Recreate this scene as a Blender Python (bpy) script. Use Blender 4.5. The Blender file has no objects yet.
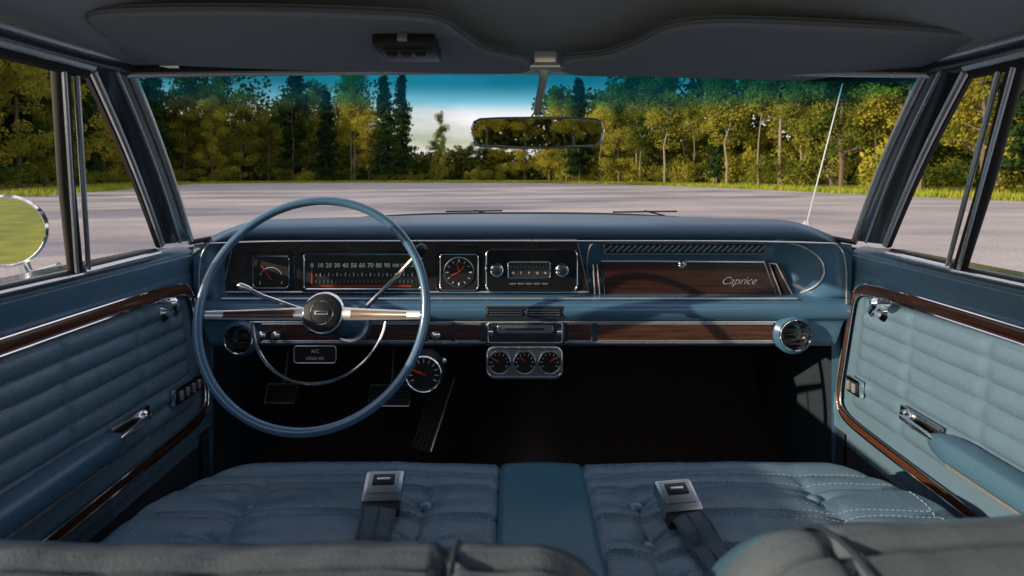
import bpy, bmesh, math, random
from mathutils import Vector, Matrix, noise
random.seed(7)
ZC=1.2; CX=0.025; F=600.0
sc=bpy.context.scene
col=sc.collection
V=Vector
# ---------------------------------------------------------------- materials
def M(name,c,rough=.5,metal=0,var=.12,vs=9,bump=0,bs=250,coat=0,spec=.5,stretch=(1,1,1),crease=0,rv=1):
    m=bpy.data.materials.new(name); m.use_nodes=True
    n=m.node_tree.nodes; l=m.node_tree.links
    b=n['Principled BSDF']
    tc=n.new('ShaderNodeTexCoord'); mp=n.new('ShaderNodeMapping'); mp.inputs['Scale'].default_value=stretch
    l.new(tc.outputs['Object'],mp.inputs[0])
    nz=n.new('ShaderNodeTexNoise'); nz.inputs['Scale'].default_value=vs; nz.inputs['Detail'].default_value=6
    l.new(mp.outputs[0],nz.inputs['Vector'])
    mx=n.new('ShaderNodeMix'); mx.data_type='RGBA'
    mx.inputs[6].default_value=(*[max(0,k*(1-var)) for k in c],1)
    mx.inputs[7].default_value=(*[min(1,k*(1+var)) for k in c],1)
    l.new(nz.outputs['Fac'],mx.inputs[0]); l.new(mx.outputs[2],b.inputs['Base Color'])
    mr=n.new('ShaderNodeMapRange'); mr.inputs[3].default_value=max(0,rough-.07*rv); mr.inputs[4].default_value=min(1,rough+.1*rv)
    l.new(nz.outputs['Fac'],mr.inputs[0]); l.new(mr.outputs[0],b.inputs['Roughness'])
    b.inputs['Metallic'].default_value=metal
    b.inputs['Specular IOR Level'].default_value=spec
    b.inputs['Coat Weight'].default_value=coat
    b.inputs['Coat Roughness'].default_value=.15
    if bump>0:
        v=n.new('ShaderNodeTexVoronoi'); v.inputs['Scale'].default_value=bs
        l.new(tc.outputs['Object'],v.inputs['Vector'])
        bp=n.new('ShaderNodeBump'); bp.inputs['Strength'].default_value=bump; bp.inputs['Distance'].default_value=.0015
        l.new(v.outputs['Distance'],bp.inputs['Height']); l.new(bp.outputs[0],b.inputs['Normal'])
        if crease>0:
            z2=n.new('ShaderNodeTexNoise'); z2.inputs['Scale'].default_value=26; z2.inputs['Detail'].default_value=5; z2.inputs['Distortion'].default_value=.8
            l.new(tc.outputs['Object'],z2.inputs['Vector'])
            b2=n.new('ShaderNodeBump'); b2.inputs['Strength'].default_value=crease; b2.inputs['Distance'].default_value=.008
            l.new(z2.outputs['Fac'],b2.inputs['Height']); l.new(b2.outputs[0],bp.inputs['Normal'])
    return m
def wood(name,stretch,dark,light):
    m=bpy.data.materials.new(name); m.use_nodes=True
    n=m.node_tree.nodes; l=m.node_tree.links; b=n['Principled BSDF']
    tc=n.new('ShaderNodeTexCoord'); mp=n.new('ShaderNodeMapping'); mp.inputs['Scale'].default_value=stretch
    l.new(tc.outputs['Object'],mp.inputs[0])
    nz=n.new('ShaderNodeTexNoise'); nz.inputs['Scale'].default_value=1; nz.inputs['Detail'].default_value=8; nz.inputs['Distortion'].default_value=.6
    l.new(mp.outputs[0],nz.inputs['Vector'])
    r=n.new('ShaderNodeValToRGB'); r.color_ramp.elements[0].position=.30; r.color_ramp.elements[1].position=.70
    r.color_ramp.elements[0].color=(*dark,1); r.color_ramp.elements[1].color=(*light,1)
    l.new(nz.outputs['Fac'],r.inputs[0]); l.new(r.outputs[0],b.inputs['Base Color'])
    b.inputs['Roughness'].default_value=.3; b.inputs['Coat Weight'].default_value=.3
    return m
def tintglass(name):
    m=bpy.data.materials.new(name); m.use_nodes=True
    n=m.node_tree.nodes; l=m.node_tree.links; n.remove(n['Principled BSDF'])
    out=n['Material Output']
    t=n.new('ShaderNodeBsdfTransparent'); d=n.new('ShaderNodeBsdfTranslucent'); d.inputs[0].default_value=(.02,.20,.34,1)
    ge=n.new('ShaderNodeNewGeometry'); sx=n.new('ShaderNodeSeparateXYZ'); l.new(ge.outputs['Position'],sx.inputs[0])
    mr=n.new('ShaderNodeMapRange'); mr.interpolation_type='SMOOTHSTEP'
    mr.inputs[1].default_value=ZC+.114; mr.inputs[2].default_value=ZC+.168
    l.new(sx.outputs['Z'],mr.inputs[0])
    r=n.new('ShaderNodeValToRGB'); e=r.color_ramp.elements
    e[0].color=(1,1,1,1); e[1].color=(.01,.24,.34,1)
    k=r.color_ramp.elements.new(.5); k.color=(.22,.62,.75,1)
    l.new(mr.outputs[0],r.inputs[0]); l.new(r.outputs[0],t.inputs[0])
    q=n.new('ShaderNodeMath'); q.operation='MULTIPLY'; q.inputs[1].default_value=.16; l.new(mr.outputs[0],q.inputs[0])
    mx=n.new('ShaderNodeMixShader'); l.new(q.outputs[0],mx.inputs[0]); l.new(t.outputs[0],mx.inputs[1]); l.new(d.outputs[0],mx.inputs[2])
    l.new(mx.outputs[0],out.inputs[0])
    return m
BLUE=M('blue_vinyl',(.068,.150,.235),.27,var=.06,vs=14,bump=.2,bs=420,rv=.3)
BLUEP=M('blue_painted_dash',(.055,.145,.255),.24,var=.06,vs=8,coat=.5,rv=.4)
PAD=M('padded_dash_vinyl',(.040,.100,.175),.34,var=.08,vs=20,bump=.3,bs=420,rv=.4)
SEAT=M('blue_grained_vinyl',(.105,.185,.270),.27,var=.07,vs=18,bump=.4,bs=420,crease=.06,rv=.3)
SEATC=M('teal_vinyl',(.040,.140,.215),.28,var=.06,vs=12,bump=.2,bs=420,crease=.04,rv=.3)
SBTN=M('seat_button_vinyl',(.13,.22,.32),.2,coat=.4)
DOORM=M('door_vinyl',(.115,.195,.275),.27,var=.06,vs=18,bump=.35,bs=420,crease=.03,rv=.3)
RIM=M('blue_wheel_plastic',(.070,.170,.300),.12,var=.05,coat=.9)
PILL=M('pillar_paint',(.035,.05,.07),.18,metal=.2,coat=.9)
CHROME=M('chrome',(.90,.91,.93),.08,metal=1,var=.04)
TRIM=M('bright_trim',(.78,.80,.84),.25,metal=.72,var=.05,coat=.3)
DCHROME=M('dull_chrome',(.50,.52,.55),.26,metal=1,var=.1)
BLACK=M('black_plastic',(.012,.012,.014),.35)
MATTB=M('satin_black_cap',(.012,.012,.014),.55,spec=.3)
GLOSSB=M('gloss_black_bezel',(.010,.010,.011),.2,coat=.5)
RUB=M('black_rubber',(.01,.01,.011),.6)
FACE=M('gauge_face',(.006,.007,.008),.5)
DIM=M('dim_tick_band',(.05,.055,.05),.5)
SLAT=M('pale_vent_slat',(.12,.22,.33),.3,coat=.4)
LINER=M('grey_headliner',(.33,.37,.42),.85,var=.1,vs=120,bump=.4,bs=500)
VISOR=M('grey_visor',(.20,.23,.27),.7,var=.1,vs=30,bump=.4,bs=500)
WELT=M('visor_welt',(.10,.115,.14),.5)
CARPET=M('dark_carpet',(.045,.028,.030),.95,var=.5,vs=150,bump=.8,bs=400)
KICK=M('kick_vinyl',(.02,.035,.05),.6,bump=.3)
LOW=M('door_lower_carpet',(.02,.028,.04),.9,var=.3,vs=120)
GREYV=M('grey_blue_vinyl',(.105,.130,.160),.27,var=.08,vs=20,bump=.2,bs=600,crease=.16,rv=.4)
THREAD=M('pale_thread',(.28,.36,.43),.7)
WHITE=M('white_mark',(.72,.76,.72),.5)
GREEN=M('pale_green_mark',(.60,.78,.66),.5)
RED=M('red_mark',(.75,.07,.02),.5)
BELT=M('belt_webbing',(.028,.065,.10),.5,bump=.5,bs=500)
SILV=M('silver_panel',(.34,.36,.39),.32,metal=.8,bump=.1)
DARKM=M('dark_metal_panel',(.06,.062,.068),.3,metal=.5)
BTN=M('dark_grey_button',(.03,.03,.033),.35)
BODY=M('car_blue_paint',(.03,.08,.15),.2,coat=1)
WOODX=wood('walnut_along_dash',(5,60,220),(.014,.006,.004),(.060,.023,.014))
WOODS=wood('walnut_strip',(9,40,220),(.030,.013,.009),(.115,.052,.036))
WOODY=wood('walnut_along_door',(60,4,220),(.035,.012,.007),(.14,.050,.022))
BURL=wood('dark_burl',(30,40,70),(.010,.008,.008),(.036,.027,.025))
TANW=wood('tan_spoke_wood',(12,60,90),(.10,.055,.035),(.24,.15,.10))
MIR=M('mirror_silver',(.88,.89,.88),.0,metal=1,var=.01)
MIR.node_tree.nodes['Principled BSDF'].inputs['Roughness'].default_value=.01
for lk in list(MIR.node_tree.links):
    if lk.to_socket.name=='Roughness': MIR.node_tree.links.remove(lk)
TINT=tintglass('tinted_glass_band')
# ---------------------------------------------------------------- geometry kit
WL={}
def link(o,parent=None,wl=V((0,0,0))):
    col.objects.link(o); WL[o.name]=V(wl)
    if parent is not None:
        o.parent=parent; o.location=V(wl)-WL[parent.name]
    else: o.location=wl
    return o
def empty(name,loc,parent=None):
    o=bpy.data.objects.new(name,None); o.empty_display_size=.1
    return link(o,parent,V(loc))
def frame_from(axis):
    a=V(axis).normalized(); h=V((0,0,1)) if abs(a.z)<.9 else V((1,0,0))
    x=h.cross(a).normalized(); y=a.cross(x)
    return x,y,a
class Geo:
    def __init__(s): s.v=[];s.f=[];s.m=[];s.mats=[]
    def mi(s,m):
        if m not in s.mats: s.mats.append(m)
        return s.mats.index(m)
    def add(s,vs,fs,m):
        o=len(s.v); s.v+= [V(p) for p in vs]; k=s.mi(m)
        for f in fs: s.f.append([i+o for i in f]); s.m.append(k)
        return s
    def tube(s,path,r,m,n=8,closed=False,flat=1.0):
        P=[V(p) for p in path]; N=len(P); R=r if isinstance(r,(list,tuple)) else [r]*N
        vs=[];fs=[]
        t0=(P[1]-P[0]).normalized(); x,y,_=frame_from(t0)
        up=y
        for i in range(N):
            if closed: t=(P[(i+1)%N]-P[i-1])
            else: t=P[min(i+1,N-1)]-P[max(i-1,0)]
            if t.length<1e-9: t=t0
            t.normalize()
            up=(up-t*up.dot(t)).normalized(); sd=t.cross(up)
            for k in range(n):
                a=2*math.pi*k/n
                vs.append(P[i]+sd*math.cos(a)*R[i]+up*math.sin(a)*R[i]*flat)
        L=N if closed else N-1
        for i in range(L):
            for k in range(n):
                a=i*n+k;b=i*n+(k+1)%n;c=((i+1)%N)*n+(k+1)%n;d=((i+1)%N)*n+k
                fs.append([a,b,c,d])
        if not closed:
            fs.append(list(range(n))[::-1]); fs.append([ (N-1)*n+k for k in range(n)])
        return s.add(vs,fs,m)
    def box(s,c,size,m,bevel=.002,rot=None,seg=2):
        bm=bmesh.new(); bmesh.ops.create_cube(bm,size=1)
        for v in bm.verts: v.co=V((v.co.x*size[0],v.co.y*size[1],v.co.z*size[2]))
        if bevel: bmesh.ops.bevel(bm,geom=bm.edges[:],offset=min(bevel,min(size)*.45),segments=seg,affect='EDGES',profile=.6)
        R=rot if rot is not None else Matrix.Identity(3)
        bm.verts.index_update()
        vs=[V(c)+R@v.co for v in bm.verts]; fs=[[v.index for v in f.verts] for f in bm.faces]
        bm.free(); return s.add(vs,fs,m)
    def lathe(s,c,axis,prof,m,n=28,cap=True):
        x,y,a=frame_from(axis); vs=[];fs=[]
        for (r,h) in prof:
            for k in range(n):
                t=2*math.pi*k/n; vs.append(V(c)+x*math.cos(t)*r+y*math.sin(t)*r+a*h)
        for i in range(len(prof)-1):
            for k in range(n): fs.append([i*n+k,i*n+(k+1)%n,(i+1)*n+(k+1)%n,(i+1)*n+k])
        fs.append(list(range(n))[::-1])
        if cap: fs.append([(len(prof)-1)*n+k for k in range(n)])
        return s.add(vs,fs,m)
    def slab(s,out,nrm,d,m,b=.0015):
        P=[V(p) for p in out]; n=V(nrm).normalized(); N=len(P); c=sum(P,V())/N
        vs=P[:]+[p+n*(d-b) for p in P]+[p+n*d+(c-p).normalized()*b*1.2 for p in P]
        fs=[]
        for r in (0,1):
            for i in range(N): fs.append([r*N+i,r*N+(i+1)%N,(r+1)*N+(i+1)%N,(r+1)*N+i])
        fs.append([2*N+i for i in range(N)]); fs.append(list(range(N))[::-1])
        return s.add(vs,fs,m)
    def grid(s,fn,nu,nv,m,mf=None):
        o=len(s.v)
        for j in range(nv+1):
            for i in range(nu+1): s.v.append(V(fn(i/nu,j/nv)))
        for j in range(nv):
            for i in range(nu):
                s.f.append([o+j*(nu+1)+i,o+j*(nu+1)+i+1,o+(j+1)*(nu+1)+i+1,o+(j+1)*(nu+1)+i])
                mm=m
                if mf: mm=mf((i+.5)/nu,(j+.5)/nv) or m
                s.m.append(s.mi(mm))
        return s
    def text(s,t,size,loc,m,shear=0,ext=.0004,bold=0):
        cu=bpy.data.curves.new('t','FONT'); cu.body=t; cu.size=size; cu.extrude=ext; cu.align_x='CENTER'; cu.align_y='CENTER'; cu.shear=shear; cu.offset=bold
        cu.resolution_u=2
        ob=bpy.data.objects.new('t',cu); col.objects.link(ob); bpy.context.view_layer.update()
        me=bpy.data.meshes.new_from_object(ob.evaluated_get(bpy.context.evaluated_depsgraph_get()))
        vs=[V(loc)+V((v.co.x,-v.co.z,v.co.y)) for v in me.vertices]; fs=[list(p.vertices) for p in me.polygons]
        bpy.data.objects.remove(ob); bpy.data.curves.remove(cu); bpy.data.meshes.remove(me)
        return s.add(vs,fs,m)
    def make(s,name,parent=None,off=ZC,ang=38,label=None,origin=None):
        me=bpy.data.meshes.new(name)
        lo=V((min(p.x for p in s.v),min(p.y for p in s.v),min(p.z for p in s.v)))
        hi=V((max(p.x for p in s.v),max(p.y for p in s.v),max(p.z for p in s.v)))
        c=(lo+hi)/2 if origin is None else V(origin)
        me.from_pydata([p-c for p in s.v],[],s.f)
        for m in s.mats: me.materials.append(m)
        me.polygons.foreach_set('material_index',s.m)
        me.polygons.foreach_set('use_smooth',[True]*len(s.f))
        me.update(); me.set_sharp_from_angle(angle=math.radians(ang))
        o=bpy.data.objects.new(name,me)
        if label: o['label']=label
        return link(o,parent,c+V((0,0,off)))
def at(u,v,Y): return V(((u-512)/F*Y,Y,(175-v)/F*Y))
def rr(x0,y0,x1,y1,r,n=4):
    out=[]
    for cx,cy,a0 in ((x1-r,y0+r,-90),(x1-r,y1-r,0),(x0+r,y1-r,90),(x0+r,y0+r,180)):
        for k in range(n+1):
            a=math.radians(a0+90*k/n); out.append((cx+r*math.cos(a),cy+r*math.sin(a)))
    return out
def S(pts,Y): return [at(a,b,Y) for a,b in pts]
def lerp(a,b,t): return a+(b-a)*t
def ss(a,b,x):
    t=max(0,min(1,(x-a)/(b-a))); return t*t*(3-2*t)
def arc(c,r,a0,a1,n,ux,uy): return [V(c)+V(ux)*r*math.cos(math.radians(lerp(a0,a1,k/n)))+V(uy)*r*math.sin(math.radians(lerp(a0,a1,k/n))) for k in range(n+1)]
FW=(0,-1,0)
# ================================================================= CAR
car=empty('vintage_car',(CX,1.0,0))
car['label']='blue vintage car with wood-trimmed dashboard, parked on asphalt'; car['category']='car'
# ---------------- dashboard shell
prof=[None,None,(1.445,-.112),(1.408,-.118),(1.393,-.134),(1.401,-.149),(1.470,-.154),(1.490,-.286),(1.425,-.291),(1.395,-.299),(1.388,-.318),(1.395,-.336),(1.412,-.341),(1.412,-.398),(1.425,-.408),(1.6,-.44)]
def glassbase(u):
    a=abs(u); return V((CX+.79*u,1.75-.33*a**2.6,-.108-.046*a**3))
def glasshead(u):
    a=abs(u); return V((CX+.635*u,1.05-.095*a*a,.183-.022*a*a))
def chaikin(P,it):
    for _ in range(it):
        Q=[P[0]]
        for a,b in zip(P,P[1:]): Q+=[a.lerp(b,.25),a.lerp(b,.75)]
        Q.append(P[-1]); P=Q
    return P
NX=140; rows=[]
def droop(u): 
    t=max(0,(abs(u)-.80)/.20); return .075*t**2.2
def recf(u): return 1-ss(.91 if u<0 else .80,.97,abs(u))
for i in range(NX+1):
    u=-1+2*i/NX
    gb=glassbase(u*.97); rec=recf(u)
    P=[V((CX+.768*u,gb.y+.02,gb.z-.006)),V((CX+.768*u,lerp(gb.y,1.445,.5),-.1075-.6*droop(u)))]
    for (y,z) in prof[2:]:
        if y in(1.470,1.490): y=lerp(1.40,y,rec)
        x=CX+.768*u*(1-.045*max(0,min(1,(-.30-z)/.11)))
        if z>-.152: z-=droop(u)*(1-max(0,(-.118-z))/.05)
        P.append(V((x,y,z)))
    rows.append(chaikin(P,2))
g=Geo(); nv=len(rows[0])-1
g.grid(lambda a,b: rows[round(a*NX)][round(b*nv)],NX,nv,BLUEP,lambda a,b: PAD if b<.36 else BLUEP)
dash=g.make('dashboard',car,ang=60)
for yy,Y in ((298.5,1.408),(322,1.404),(342.5,1.406)):
    g=Geo(); x0,x1=(222,797) if yy<300 else (250,776)
    g.tube([at(x0,yy,Y),at((x0+x1)/2,yy,Y),at(x1,yy,Y)],.0022,TRIM,6)
    g.make('chrome_trim',dash)
g=Geo(); pth=[]
for k in range(61):
    u=-1+2*k/60
    pth.append(V((CX+.735*u,1.3965,-.1535-.006*abs(u)**6)))
lead=[V((CX-.752,1.394,-.30)),V((CX-.752,1.394,-.20))]; tail=[V((CX+.752,1.394,-.20)),V((CX+.752,1.394,-.30))]
g.tube(chaikin(lead+pth+tail,2),.0018,TRIM,6); g.make('dash_lip_highlight',dash)  # pale line added for the highlight along the padded lip's lower edge
g=Geo(); P=[]
for (a,b) in ((590,300),(589,270),(590,250),(598,241),(640,240),(700,240),(770,240),(800,244),(816,255),(821,270),(815,286),(800,297)):
    p=at(a,b,1.43); u=(p.x-CX)/.768; P.append(V((p.x,lerp(1.398,lerp(1.466,1.486,(b-240)/55),recf(u))-.004,p.z)))
g.tube(chaikin(P,3),.0019,TRIM,6); g.make('recess_trim',dash)
# instrument panel
Yp=1.458
g=Geo(); out=[(234,241),(577,240),(589,292),(222,292)]
g.slab(S(out,Yp+.012),FW,.020,BURL)
g.tube(S(out,Yp-.008),.0024,TRIM,6,True)
panel=g.make('instrument_panel',dash)
def bezel(g,x0,y0,x1,y1,r,Y,face=FACE,rad=.0022,cm=CHROME):
    o=rr(x0,y0,x1,y1,r); g.slab(S(o,Y),FW,.004,face,.001); g.tube(S(o,Y-.004),rad,cm,6,True)
Yg=Yp-.009
g=Geo(); g.slab(S(rr(300,251,424,292,4),Yg+.002),FW,.004,GLOSSB); bezel(g,304,254,421,289,3,Yg-.001)
for k in range(13):
    u=312+k*8.35
    g.text(str(k*10),.0150 if k<10 else .0115,at(u,265.5,Yg-.0065),GREEN,bold=.0003)
    g.box(at(u,274.5,Yg-.006),(.0016,.001,.008),WHITE,0)
    if k<12: g.box(at(u+4.15,275,Yg-.006),(.0008,.001,.0045),WHITE,0)
for k in range(26): g.box(at(312+k*4.0,281.5,Yg-.006),(.0050,.001,.007),DIM,0)
g.box(at(362,286,Yg-.006),(.24,.001,.0014),RED,0)
g.tube([at(312,269,Yg-.008),at(312,285,Yg-.008)],.0009,RED,5)
g.make('speedometer',dash)
g=Geo(); g.slab(S(rr(247,252,295,291,5),Yg+.002),FW,.004,GLOSSB); bezel(g,253,256,289,288,4,Yg-.001,rad=.0016)
g.tube(arc(at(271,279,Yg-.006),.028,20,160,14,(1,0,0),(0,0,1)),.0007,WHITE,5)
g.tube([at(271,280,Yg-.007),at(262,266,Yg-.007)],.0009,RED,5)
for k,t in enumerate('EF'): g.text(t,.009,at(260+k*22,283,Yg-.007),WHITE)
g.make('fuel_gauge',dash)
g=Geo(); g.slab(S(rr(436,252,482,292,5),Yg+.002),FW,.004,GLOSSB); bezel(g,440,254,478,290,4,Yg-.001,rad=.0018)
c=at(459,272,Yg-.004)
g.lathe(c,FW,[(.037,0),(.037,.003),(.0355,.0036)],DCHROME,32); g.lathe(c,FW,[(.035,.0035),(.034,.005)],FACE,32)
for k in range(12):
    a=math.radians(k*30); r=.028
    g.box(c+V((math.sin(a)*r,-.0056,math.cos(a)*r)),(.0012,.001,.006) if k%3 else (.003,.001,.007),WHITE,0,Matrix.Rotation(a,3,'Y'))
g.tube([c+V((0,-.006,0)),c+V((.012,-.006,.014))],.0012,RED,5); g.tube([c+V((0,-.006,0)),c+V((-.004,-.006,.024))],.001,RED,5)
g.tube([c+V((0,-.0065,0)),c+V((-.018,-.0065,-.008))],.0009,RED,5)
g.make('clock',dash)
g=Geo(); bezel(g,486,249,577,292,7,Yg,GLOSSB,.0022)
bezel(g,508,262,550,278,2,Yg-.003,DARKM,.0013,CHROME)
for k in range(11): g.box(at(511+k*3.6,267,Yg-.008),(.0006,.001,.004),WHITE,0)
for k,t in enumerate(('55','7','9','12','16')): g.text(t,.0075,at(513+k*8,273,Yg-.008),WHITE)
for k in range(5): g.box(at(513+k*8,284,Yg-.006),(.016,.006,.005),DCHROME,.0012)
radio=g.make('car_radio',dash)
for u in (497,562):
    g=Geo(); c=at(u,270,Yg-.003)
    g.lathe(c,FW,[(.0155,0),(.0155,.006),(.013,.008),(.011,.008),(.0105,.016),(.009,.018),(.002,.018)],CHROME,24)
    g.lathe(c,FW,[(.007,.0181),(.005,.0188)],BLACK,16)
    g.make('radio_knob',radio)
g=Geo()
g.box(at(466,245.5,Yg),(.055,.004,.011),BLACK,.002)  # plain black strip for the dark vents above the cluster
g.make('dark_vent_strip',dash)
# glove box
g=Geo(); Yv=1.462; out=[(601,261),(764,262),(777,297),(605,297)]
g.slab(S(out,Yv+.022),FW,.030,WOODX); g.tube(S(out,Yv-.009),.0022,TRIM,6,True)
gb=g.make('glove_box_door',dash)
Geo().text('Caprice',.0270,at(738,281,Yv-.0095),TRIM,shear=.6,ext=.0005,bold=-.0004).make('script_emblem',gb)
g=Geo(); g.lathe(at(682,264,Yv-.008),FW,[(.010,0),(.010,.005),(.007,.008),(.001,.0085)],CHROME,20); g.make('glove_box_lock',gb)
for out,Y in (([(769,263),(776,264),(794,298),(782,298)],1.46),([(593,264),(597,264),(600,297),(595,297)],1.466)):
    g=Geo(); g.slab(S(out,Y+.015),FW,.023,WOODX); g.tube(S(out,Y-.009),.0018,TRIM,6,True)
    g.make('wood_insert',dash)
g=Geo(); g.slab(S(rr(604,243,765,254,3),1.468),FW,.008,BLACK)
for k in range(26):
    g.box(at(608+k*6.15,248.5,1.457),(.0045,.006,.024),SLAT,.001,Matrix.Rotation(math.radians(50),3,'Y'))
g.tube(S(rr(604,243,765,254,3),1.459),.0020,SLAT,6,True)
g.make('defroster_vent',dash)
for a,b in ((262,424),(428,452),(455,481),(567,592),(597,773)):
    g=Geo(); o=[(a,324),(b,324),(b,341),(a,341)]
    g.slab(S(o,1.413),FW,.010,WOODS); g.tube(S(o,1.403),.0016,TRIM,6,True)
    g.make('wood_strip',dash)
for u,v,r in ((241,338,.034),(793,334,.037)):
    g=Geo(); c=at(u,v,1.40)
    g.lathe(c,FW,[(r*1.25,-.03),(r*1.25,.002),(r*1.02,.010),(r*.98,.010)],BLUEP,36,False)
    g.lathe(c,FW,[(r,-.03),(r,.012),(r*.97,.015),(r*.93,.014),(r*.89,.004),(r*.85,-.02)],CHROME,36,False)
    g.lathe(c,FW,[(r*.92,-.026),(r*.90,-.004),(r*.80,-.010),(r*.55,-.014),(r*.30,-.006),(r*.1,-.004)],BLACK,36)
    for k in range(-2,3): g.box(c+V((0,-.002,k*r*.3)),(2*math.sqrt(max(.01,.70-(k*.3)**2))*r,.006,.0022),BTN,.0008)
    g.make('air_vent',dash)
g=Geo(); g.slab(S(rr(485,306,564,318,2),1.394),FW,.004,DARKM)
for a,b in ((487,524),(527,562)):
    g.slab(S(rr(a,308,b,316.5,2),1.390),FW,.002,BLACK)
    for k in range(3): g.tube([at(a+2,310+k*2.5,1.386),at(b-2,310+k*2.5,1.386)],.0008,DCHROME,5)
g.make('centre_air_vent',dash)
g=Geo(); g.slab(S(rr(486,321,564,344,2),1.41),FW,.022,DARKM,.003)
g.tube(S(rr(488,322.5,562,342.5,2),1.388),.0014,TRIM,6,True)
g.slab(S(rr(497,325,553,333,2),1.388),FW,.003,SILV); g.box(at(525,329,1.383),(.09,.003,.004),BLACK,.001)
g.box(at(525,338,1.386),(.13,.004,.006),BLACK,.001)
for u in (491,559): g.lathe(at(u,332,1.387),FW,[(.006,0),(.006,.008),(.004,.009)],CHROME,12)
g.make('ashtray',dash)
g=Geo(); g.slab(S(rr(487,347,562,376.5,7),1.385),FW,.02,SILV,.003); g.tube(S(rr(487,347,562,376.5,7),1.366),.0018,TRIM,6,True)
g.box(at(524,347,1.42),(.12,.08,.006),BLACK)
pod=g.make('gauge_pod',dash)
def gauge(u,v,Y,r,name,parent,ang,depth=.01,cup=False,n=9):
    g=Geo(); c=at(u,v,Y)
    if cup: g.lathe(c,FW,[(r*.5,-.07),(r*.95,-.05),(r*1.06,-.01),(r*1.06,0)],BLACK,32)
    g.lathe(c,FW,[(r,-.002),(r,depth*.8),(r*.95,depth),(r*.89,depth*.8),(r*.87,.004)],CHROME,36,False)
    g.lathe(c,FW,[(r*.90,.003),(r*.88,.005)],FACE,32)
    for k in range(n):
        a=math.radians(-120+240*k/(n-1)); rr_=r*.70
        g.box(c+V((math.sin(a)*rr_,-.0056,math.cos(a)*rr_)),(r*.05,.0006,r*.18),WHITE,0,Matrix.Rotation(a,3,'Y'))
    a=math.radians(ang); g.tube([c+V((-math.sin(a)*r*.12,-.0068,-math.cos(a)*r*.12)),c+V((math.sin(a)*r*.66,-.0068,math.cos(a)*r*.66))],r*.055,RED,5)
    g.lathe(c,FW,[(r*.13,.005),(r*.1,.0085)],BLACK,12)
    return g.make(name,parent)
for u,a in ((499.5,-60),(524.5,-35),(549.5,50)): gauge(u,361.5,1.366,.0262,'round_gauge',pod,a)
gauge(424,373,1.30,.040,'tachometer',dash,-70,.012,True,11)
g=Geo(); g.slab(S(rr(294,346,336,363,3),1.37),FW,.006,BLACK); g.tube(S(rr(294,346,336,363,3),1.364),.0012,TRIM,6,True)
g.text('A/C',.011,at(315,351.5,1.3635),WHITE); g.text('COLD AIR',.009,at(315,358.5,1.3635),WHITE)
g.make('control_plate',dash)
for u,v in ((266,333),(280,333),(437,333),(443,358)):
    g=Geo(); g.lathe(at(u,v,1.398),FW,[(.005,0),(.005,.018),(.010,.020),(.011,.028),(.007,.031)],CHROME,16); g.make('control_knob',dash)
g=Geo()
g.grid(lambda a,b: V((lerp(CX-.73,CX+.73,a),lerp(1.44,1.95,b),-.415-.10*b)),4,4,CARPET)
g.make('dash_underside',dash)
# ---------------- cabin floor, kick panels
g=Geo()
fp=[(-.5,-.84),(.4,-.84),(1.3,-.84),(1.6,-.84),(1.85,-.74),(1.97,-.55),(1.99,-.26)]
fp=chaikin([V((0,a,b)) for a,b in fp],2)
def floorfn(a,b):
    p=fp[round(b*(len(fp)-1))]; x=CX+lerp(-.82,.82,a)
    hump=.17*math.exp(-((x-CX-.02)/.13)**2)*(1 if p.y<1.8 else max(0,1-(p.y-1.8)*5))
    return V((x,p.y,p.z+hump+.004*noise.noise(V((x*9,p.y*9,0)))))
g.grid(floorfn,70,len(fp)-1,CARPET)
g.make('cabin_floor',car)
for s in (-1,1):
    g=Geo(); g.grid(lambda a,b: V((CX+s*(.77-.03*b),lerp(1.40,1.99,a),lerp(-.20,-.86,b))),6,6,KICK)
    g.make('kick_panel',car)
# ---------------- pedals
def pedal(u,v,Y,w,h,name,tilt=35,chrome=True):
    g=Geo(); R=Matrix.Rotation(math.radians(-tilt),3,'X'); c=at(u,v,Y)
    g.box(c,(w,.014,h),RUB,.004,R)
    for k in range(5): g.box(c+R@V((0,-.009,(-.4+.2*k)*h)),(w*.86,.004,h*.07),BTN,.001,R)
    if chrome:
        o=[c+R@V((a*w*.5,-.007,b*h*.5)) for a,b in((-1,-1),(1,-1),(1,1),(-1,1))]; g.tube(o,.002,TRIM,6,True)
    g.tube([c+V((0,.01,.0)),c+V((0,.05,.12)),c+V((0,.12,.3))],.008,BLACK,8)
    g.make(name,car)
pedal(390,396,1.62,.11,.055,'brake_pedal'); pedal(282,394,1.62,.08,.05,'parking_brake_pedal')
g=Geo(); R=Matrix.Rotation(math.radians(-40),3,'X')@Matrix.Rotation(math.radians(14),3,'Y')
c=at(434,412,1.62); g.box(c,(.06,.016,.21),RUB,.006,R)
for k in range(-2,3): g.box(c+R@V((k*.011,-.0095,0)),(.004,.004,.19),BTN,.001,R)
g.box(c+R@V((.027,-.006,0)),(.004,.01,.2),TRIM,.001,R)
g.make('accelerator_pedal',car)
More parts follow.
